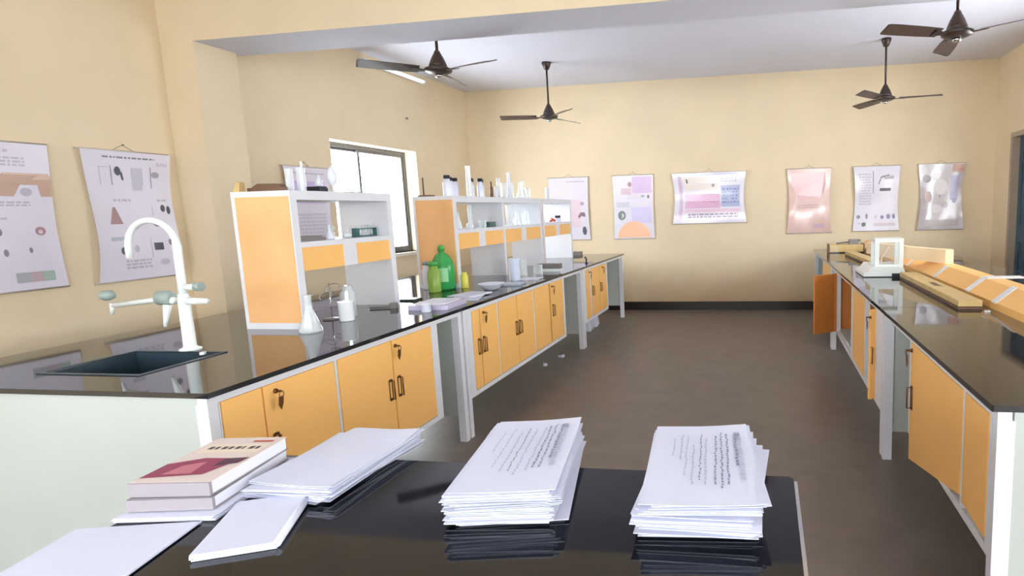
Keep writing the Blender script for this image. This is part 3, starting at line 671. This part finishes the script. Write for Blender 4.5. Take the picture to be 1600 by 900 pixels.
glassware('beaker', -2.62, 3.065, T1, .135, .045, 'taller beaker at the right of the cluster on the nearest rack top', gA)
glassware('round', -2.60, 3.175, T1+.0345, .072, .044, 'small round flask standing on a black block on the nearest rack', gA)
glassware('drop', -2.56, 3.24, T1, .155, .056, 'white drop-shaped funnel beside the black block on the nearest rack', gA, MILK)
glassware('tube', -2.70, 3.17, T1, .180, .012, 'slender pointed tube behind the black block on the nearest rack', gA, MILK)
for i, (yy, h, w_) in enumerate(((3.33, .10, .046), (3.41, .085, .046), (3.50, .08, .044), (3.59, .11, .05))):
    glassware('flask' if i % 2 == 0 else 'round', -2.60, yy, T1, h, w_, ['small conical flask next after the black block on the nearest rack top', 'second small flask before the window on the nearest rack top', 'third small flask before the window on the nearest rack top', 'last flask at the far end of the nearest rack top'][i], gA)
tag(MB().box(-.045, .045, -.03, .03, 0, .033, bev=.004).build('black_block', BLACK, None, (-2.62, 3.18, T1)), 'black block under a small flask on the nearest rack top', 'block')
tag(MB().box(-.02, .02, -.03, .03, 0, .03, bev=.004).build('black_block', BLACK, None, (-2.66, 3.27, T1)), 'small black block behind the drop-shaped funnel on the nearest rack', 'block')
tag(MB().box(-.03, .03, -.06, .06, 0, .012).build('green_tray', TEAL, None, (-2.66, 3.545, T1)), 'flat dark green tray behind the last flasks on the nearest rack', 'tray')
wt = thing('wooden_stand', 'dark brown wooden stand lying at the left of the nearest rack top', 'stand', (-2.70, 2.93, T1))
MB().box(-.12, .10, -.03, .03, 0, .022).prism([(-.1, .022), (.09, .022), (.06, .042), (-.06, .045)], -.025, .025, 'y').build('base', WOODD, wt)
w2 = MB().hexa([(-.02, -.02, 0), (.02, -.02, 0), (.02, .02, 0), (-.02, .02, 0), (.0, -.015, .055), (.025, -.015, .05), (.025, .015, .05), (.0, .015, .055)]).build('wood_wedge', WOOD, None, (-2.835, 2.862, T1))
tag(w2, 'pale wood wedge at the left corner of the nearest rack top', 'wedge')
# shelf of the nearest rack
gB = 'glassware on the shelf of the nearest rack'
glassware('flask', -2.60, 3.22, S1, .085, .055, 'white flask on the shelf of the nearest rack', gB, MILK)
glassware('beaker', -2.66, 3.30, S1, .075, .05, 'small beaker beside the white flask on the nearest rack shelf', gB)
glassware('round', -2.58, 3.35, S1, .065, .05, 'round flask before the test tube stand on the nearest rack shelf', gB)
tag(MB().box(-.10, .10, -.11, .11, 0, .018).box(-.09, .09, -.10, .10, .018, .026).build('metal_tray', GREYM, None, (-2.68, 3.05, S1)), 'shallow dark metal tray on the left of the nearest rack shelf', 'tray')
ts = thing('test_tube_stand', 'teal test tube stand with clear tubes on the nearest rack shelf', 'test tube stand', (-2.60, 3.54, S1))
MB().box(-.025, .025, -.09, .09, 0, .008).box(-.025, .025, -.09, .09, .05, .056).box(-.025, .025, -.09, -.084, .008, .05).box(-.025, .025, .084, .09, .008, .05).build('frame', TEAL, ts)
for k in range(6): MB().lathe([(.004, .01), (.008, .015), (.008, .078)], 0, -.07+k*.028, 0, 10).build('test_tube', GLASS, ts)
# second rack top
gC = 'bottles and glassware on top of the middle rack'
st = thing('wooden_clamp_stand', 'slim brown upright stand at the left corner of the middle rack top', 'stand', (-2.80, 4.63, T1))
MB().box(-.06, .06, -.03, .03, 0, .015).build('base', WOODD, st); MB().lathe([(.006, .015), (.006, .16)], -.02, 0, 0, 8).build('rod', WOODD, st)
for i, (yy, xx, h, w_, lb) in enumerate(((4.66, -2.62, .145, .07, 'milky bottle with dark cap, first on the middle rack top'), (4.78, -2.66, .135, .055, 'milky bottle with dark cap, second on the middle rack top'),
        (4.90, -2.68, .135, .055, 'milky bottle with dark cap left of the tall tube on the middle rack'), (5.05, -2.62, .14, .06, 'milky bottle with dark cap just right of the tall tube'),
        (5.15, -2.66, .14, .06, 'milky bottle with dark cap, second right of the tall tube'), (5.25, -2.62, .145, .06, 'milky bottle with dark cap, third right of the tall tube'), (5.35, -2.66, .14, .055, 'milky bottle with dark cap, last of the capped bottles'))):
    glassware('jar', xx, yy, T1, h, w_, lb, gC, MILK, BLACK)
glassware('tube', -2.55, 4.90, T1, .265, .042, 'tall white tube towering over the capped bottles on the middle rack', gC, mat('white glazed tube', (250, 250, 248), .3))
glassware('tube', -2.60, 5.53, T1, .11, .026, 'short slim tube after the capped bottles on the middle rack', gC, MILK)
tag(MB().lathe([(.016, 0), (.016, .10), (.008, .12), (.008, .16)], n=10).build('brown_bottle', WOODD, None, (-2.68, 5.60, T1)), 'small dark brown bottle behind the slim tube on the middle rack', 'bottle', gC)
glassware('cylinder', -2.64, 5.68, T1, .20, .05, 'measuring cylinder left of the glass jar on the middle rack', gC)
glassware('cylinder', -2.58, 5.80, T1, .26, .045, 'tallest measuring cylinder on the middle rack top', gC, MILK)
glassware('beaker', -2.66, 5.93, T1, .16, .14, 'wide glass jar on the middle rack top', gC)
glassware('flask', -2.60, 6.12, T1, .18, .10, 'conical flask right of the wide jar on the middle rack top', gC)
glassware('flask', -2.62, 6.26, T1, .19, .08, 'narrow conical flask near the far end of the middle rack top', gC)
glassware('beaker', -2.62, 6.38, T1, .12, .06, 'small beaker at the far end of the middle rack top', gC)
# second rack shelf
gD = 'glassware on the shelf of the middle rack'
for i, (kd, yy, h, w_, lb) in enumerate((('flask', 4.80, .15, .07, 'conical flask at the left of the middle rack shelf'), ('tube', 4.90, .20, .035, 'tall glass tube at the left of the middle rack shelf'), ('round', 5.00, .09, .07, 'round flask left of the dark green box on the middle shelf'), ('beaker', 5.12, .07, .07, 'low beaker left of the dark green box on the middle shelf'),
        ('flask', 5.60, .16, .07, 'conical flask just after the middle divider on the shelf'), ('cylinder', 5.70, .215, .05, 'measuring cylinder just after the middle divider on the shelf'), ('cylinder', 5.80, .22, .045, 'second measuring cylinder after the middle divider on the shelf'), ('flask', 5.91, .15, .07, 'second conical flask after the middle divider on the shelf'),
        ('round', 6.02, .14, .08, 'round flask near the far end of the middle rack shelf'), ('flask', 6.14, .15, .08, 'conical flask near the far end of the middle rack shelf'), ('beaker', 6.27, .13, .08, 'beaker at the far end of the middle rack shelf'))):
    glassware(kd, -2.60+(.04 if i % 2 else -.02), yy, S1, h, w_, lb, gD)
tag(MB().box(-.05, .05, -.06, .06, 0, .05, bev=.004).build('green_box', mat('dark green box', (70, 100, 96), .5), None, (-2.60, 5.32, S1)), 'dark green box before the middle divider on the rack shelf', 'box')
# third rack
gE = 'glassware on the farthest rack'
glassware('tube', -2.62, 6.98, T1, .14, .045, 'white tube standing on the farthest rack top', gE, MILK)
glassware('flask', -2.62, 6.80, S1, .09, .06, 'small flask at the left of the farthest rack shelf', gE)
tag(MB().tube([(-.0, -.07, .012), (.03, -.03, .03), (-.01, .01, .045), (.02, .06, .02), (.0, .08, .012)], .012, 8).build('rubber_tube', RED, None, (-2.62, 7.10, S1)), 'coiled red rubber tube on the farthest rack shelf', 'tube')
for k in range(2): glassware('jar', -2.62, 7.27+k*.09, S1, .05, .05, ['small dark-capped bottle next to the red tube', 'small dark-capped bottle farthest along the last rack shelf'][k], gE, MILK, BLACK)

# ------------------------------------------------------------------ things on the left worktops
WZ = .9005
gF = 'glassware on the nearest left bench'
glassware('flask', -2.40, 2.76, WZ, .20, .115, 'large conical flask in front of the nearest rack', gF)
glassware('flask', -2.66, 3.02, WZ, .21, .12, 'large conical flask inside the nearest rack', gF)
glassware('beaker', -2.43, 3.08, WZ, .115, .085, 'white glazed beaker under a glass jar on the nearest bench', gF, mat('white glazed beaker', (246, 250, 252), .25))
glassware('jar', -2.52, 3.22, WZ, .19, .085, 'glass bottle behind the white beaker on the nearest bench', gF)
rs = thing('ring_stand', 'thin wire rings and loops standing behind the big flasks', 'ring stand', (-2.56, 3.12, WZ))
MB().lathe([(.05, 0), (.05, .006), (.004, .008)], n=16).build('base', GREYM, rs)
MB().lathe([(.003, .006), (.003, .22)], n=8).build('rod', CHROME, rs)
for zz, rr, tx in ((.19, .045, .02), (.14, .04, -.03), (.10, .035, .03)): MB().tube([(tx+rr*math.cos(a), rr*math.sin(a)*.6, zz+rr*.5*math.sin(a)) for a in [k*math.pi/8 for k in range(16)]], .0022, 6, closed=True).build('wire_ring', CHROME, rs)
gm = thing('burette_clamp', 'grey metal clamp lying on the far half of the nearest bench', 'clamp', (-2.48, 3.50, WZ), .3)
MB().tube([(-.09, 0, .008), (.05, 0, .008)], .006, 8).build('rod', GREYM, gm); MB().box(.04, .08, -.02, .02, 0, .035).build('jaw', GREYM, gm)
tag(MB().box(-.10, .10, -.05, .05, 0, .012).build('dark_plate', mat('dark green plate', (40, 60, 54), .3), None, (-2.56, 3.86, WZ)), 'dark green flat plate lying under the end of the nearest rack', 'plate')
glassware('beaker', -2.10, 3.37, WZ, .05, .06, 'small white cup at the bench edge before the lilac folder', gF, MILK)
# folders and paper at the joint of the benches
fo = thing('plastic_folder', 'lilac grey plastic folder with rounded corners at the bench edge', 'folder', (-2.14, 3.60, WZ), .05)
MB().prism([(-.13, -.17), (.11, -.17), (.13, -.15), (.13, .12), (.10, .16), (-.13, .16)], 0, .03).build('cover', LILAC, fo)
MB().prism([(-.10, -.14), (.09, -.14), (.10, -.12), (.10, .09), (.08, .12), (-.10, .12)], .0302, .036).build('label_sheet', PAPER2, fo)
for i, (x, y, a) in enumerate(((-2.12, 3.93, .3), (-2.16, 4.05, -.2))):
    tag(booklet(.20, .26, .008, 60+i, 0, .004, 3).build('loose_papers', PAPER, None, (x, y, WZ+i*.0085), a), ['loose white papers between the folder and the bowl', 'upper loose papers lying towards the bowl'][i], 'paper', 'loose papers on the left benches')
bw = MB().lathe([(.05, 0), (.06, .006), (.10, .045), (.104, .05), (.098, .05), (.055, .010)], n=24, cap=True).build('steel_bowl', MILK, None, (-2.16, 4.40, WZ)); tag(bw, 'shallow white bowl on the middle left bench', 'bowl')
tag(MB().box(-.10, .09, -.10, .1, 0, .012).build('exercise_book', mat('blue grey exercise book', (176, 184, 196), .5), None, (-2.12, 4.70, WZ), .1), 'grey exercise book lying beyond the bowl', 'book')
glassware('jar', -2.73, 4.43, WZ, .20, .075, 'white bottle with grey cap left of the green bottle', 'bottles by the middle rack', MILK, PLGREY)
gb = thing('detergent_bottle', 'big green plastic detergent bottle with label in front of the rack end', 'bottle', (-2.58, 4.42, WZ))
MB().lathe([(.085, 0), (.092, .015), (.092, .17), (.085, .22), (.05, .28), (.022, .30), (.022, .315)], n=24).build('body', GREENP, gb)
MB().lathe([(.026, .315), (.026, .345), (.018, .36)], n=16).build('cap', mat('green cap', (70, 170, 80), .4), gb)
q = MB(); N = 8
pts = [(.0935*math.cos(a), .0935*math.sin(a)) for a in [math.radians(-120+k*12) for k in range(N)]]
q.add([(x, y, .07) for x, y in pts]+[(x, y, .18) for x, y in pts], [(i, i+1, N+i+1, N+i) for i in range(N-1)], True); q.build('label_strip', mat('pale green label', (150, 214, 160), .4), gb)
glassware('jar', -2.56, 4.25, WZ, .21, .10, 'yellow-green plastic bottle pressed against the green bottle', 'bottles by the middle rack', GREEN2, mat('green cap', (70, 170, 80), .4))
glassware('jar', -2.44, 4.50, WZ, .13, .06, 'small yellow bottle at the right of the green bottle', 'bottles by the middle rack', YELL)
glassware('beaker', -2.20, 4.95, WZ, .20, .10, 'tall white plastic jar on the middle left bench', 'jars on the middle left bench', mat('bluish white plastic', (214, 226, 244), .4))
glassware('beaker', -2.30, 5.36, WZ, .16, .09, 'clear glass beaker beyond the tall white jar', 'jars on the middle left bench')
glassware('beaker', -2.20, 5.50, WZ, .09, .09, 'low clear beaker before the grey box', 'jars on the middle left bench')
tag(MB().box(-.12, .12, -.04, .04, .0, .05).build('grey_box', GREYM, None, (-2.17, 5.74, WZ+.03)), 'grey metal box propped near the farthest rack', 'box')
tag(MB().box(-.10, .10, -.04, .04, 0, .03).build('white_box', PLWHITE, None, (-2.17, 5.74, WZ)), 'flat white box under the grey metal box', 'box')
tag(booklet(.20, .2, .004, 71, 0, .003, 2).build('loose_papers', PAPER, None, (-2.12, 5.10, WZ), .15), 'white sheets at the edge beside the tall white jar', 'paper', 'loose papers on the left benches')
gt = thing('gas_tap', 'small black gas tap on the far left bench', 'gas tap', (-2.03, 6.55, WZ))
MB().lathe([(.02, 0), (.02, .005), (.008, .008), (.008, .06)], n=12).build('stem', BLACK, gt); MB().tube([(0, 0, .055), (.0, -.03, .08), (0, -.06, .07)], .006, 8).build('nozzle', BLACK, gt)
tag(MB().box(-.16, .16, -.08, .08, 0, .045, bev=.006).build('dark_tray', GREYM, None, (-2.68, 7.90, WZ)), 'dark grey tray at the far end of the left row', 'tray')
for i, (x, y) in enumerate(((-2.20, 7.05), (-2.22, 7.2), (-2.2, 7.34), (-2.22, 7.5))):
    q = MB(); q.hexa([(-.03, -.03, 0), (.03, -.035, 0), (.035, .03, 0), (-.03, .04, 0), (-.02, -.01, .10), (.01, -.02, .13), (.02, .015, .11), (-.02, .02, .12)])
    tag(q.build('paper_scrap', PAPER, None, (x, y, 0), i*.7), ['nearest', 'second', 'third', 'farthest'][i]+' crumpled white scrap on the floor under the far left bench', 'paper scrap', 'crumpled scraps under the far left bench')
for i, (x, y, a) in enumerate(((-2.15, 5.42, .3), (-2.1, 5.75, 1.2))):
    tag(MB().hexa([(-.02, -.03, 0), (.02, -.03, 0), (.02, .03, 0), (-.02, .03, 0), (-.015, -.02, .01), (.018, -.028, .03), (.01, .03, .012), (-.02, .028, .022)]).build('paper_scrap', PAPER, None, (x, y, 0), a), ['small white scrap of paper on the floor under the middle left bench', 'second white scrap on floor nearer the knee space of middle left bench'][i], 'paper scrap')

# ------------------------------------------------------------------ things on the right worktops
ba = thing('analytical_balance', 'white analytical balance with open glass case on the right bench', 'balance', (.965, 5.12, WZ))
q = MB(); q.prism([(-.165, 0), (.155, 0), (.155, .05), (.14, .085), (-.10, .085), (-.125, .05), (-.165, .03)][::1], -.14, .30, 'y'); 
ob = q.build('base', PLWHITE, ba)
q = MB()
for x in (-.075, .115):
    for y in (-.11, .06): q.box(x, x+.034, y, y+.02, .085, .28)
q.box(-.075, .149, -.11, .08, .28, .31).box(-.041, .115, -.11, -.09, .085, .100)
q.build('case_frame', PLWHITE, ba)
MB().box(-.041, .115, -.102, -.099, .100, .28).build('glass_front', GLASSC, ba)
MB().box(-.072, -.069, -.088, .058, .086, .28).build('glass_side', GLASSC, ba)
q = MB().tube([(0, .0, .085), (0, .0, .15), (.03, -.01, .2), (.05, -.02, .24)], .005, 8); q.lathe([(.035, 0), (.038, .004)], -.02, .06, .12, 16); q.build('weighing_pan', CREAM, ba)
MB().box(.055, .156, -.148, -.14, .005, .03).build('display', BLACK, ba)
q = MB(); 
for x in (-.14, .12):
    for y in (-.12, .25): q.box(x, x+.03, y, y+.03, -.0004, .0)
MB().box(-.166, .156, -.142, .302, .0, .006).build('foot_strip', BLACK, ba)
# ruler-like wooden boxes
def wood_box(label, x, y, rz, L_, w_, h_):
    r = thing('wooden_box', label, 'wooden box', (x, y, WZ), rz, 'long wooden boxes on the right benches')
    MB().box(-w_/2, w_/2, -L_/2, L_/2, 0, h_*.28).build('tray', WOODD, r)
    MB().box(-w_/2, w_/2, -L_/2, L_/2, h_*.34, h_).build('lid', WOOD, r)
    MB().box(-w_/2+.004, w_/2-.004, -L_/2+.004, L_/2-.004, h_*.28, h_*.34).build('seam', DARK, r)
    return r
a = wood_box('long flat wooden box beside the orange ridge, nearer than the balance', 1.125, 4.17, math.radians(0), 1.45, .125, .05)
MB().prism([(-.02, -.1), (.02, -.12), (.025, .08), (-.01, .1)], .0501, .0506).build('stain', WOODD, a)
wood_box('long flat wooden box beyond the balance', 1.02, 6.56, math.radians(3), 1.2, .11, .05)
bc = thing('wooden_case', 'wooden case with dark end on the far right bench by the back wall', 'wooden box', (.99, 7.62, WZ), 0)
MB().box(-.19, .21, -.09, .09, .012, .10).build('body', WOOD, bc); MB().box(.211, .225, -.092, .092, 0, .11).build('end_board', WOODD, bc)
MB().box(-.205, -.191, -.092, .092, 0, .11).build('end_board', WOODD, bc); MB().box(-.19, .21, -.088, .088, 0, .012).build('bottom', DARK, bc)
cl = thing('clamp_boss', 'grey metal clamps lying on the wooden case by the back wall', 'clamp', (1.06, 7.62, WZ+.1005))
MB().tube([(-.17, 0, .012), (-.08, .02, .02), (.03, 0, .03)], .010, 8).build('rod', GREYM, cl)
MB().box(-.02, .09, -.04, .04, 0, .06, bev=.01).build('boss', GREYM, cl); MB().tube([(.05, 0, .05), (.12, .02, .045)], .012, 8).build('screw', GREYM, cl)
ct = thing('long_carton', 'long cream carton lying slantwise on the orange ridge behind the balance', 'carton', (1.205, 5.37, 1.0207), math.atan2(1.09, -.40)-math.pi/2)
MB().box(-.035, .035, -.59, .59, 0, .105).build('body', CREAM, ct)
MB().box(-.037, .037, -.592, -.45, .1052, .108).build('lid_flap', CREAM, ct)
glassware('beaker', .80, 7.0, WZ, .12, .10, 'clear beaker near the aisle edge of the far right bench', None, GLASSC)
tag(MB().box(-.012, .012, -.008, .008, 0, .01).build('chalk_piece', PLWHITE, None, (1.185, 3.36, WZ), .3), 'small white chip at the near end of the long wooden box', 'chalk')
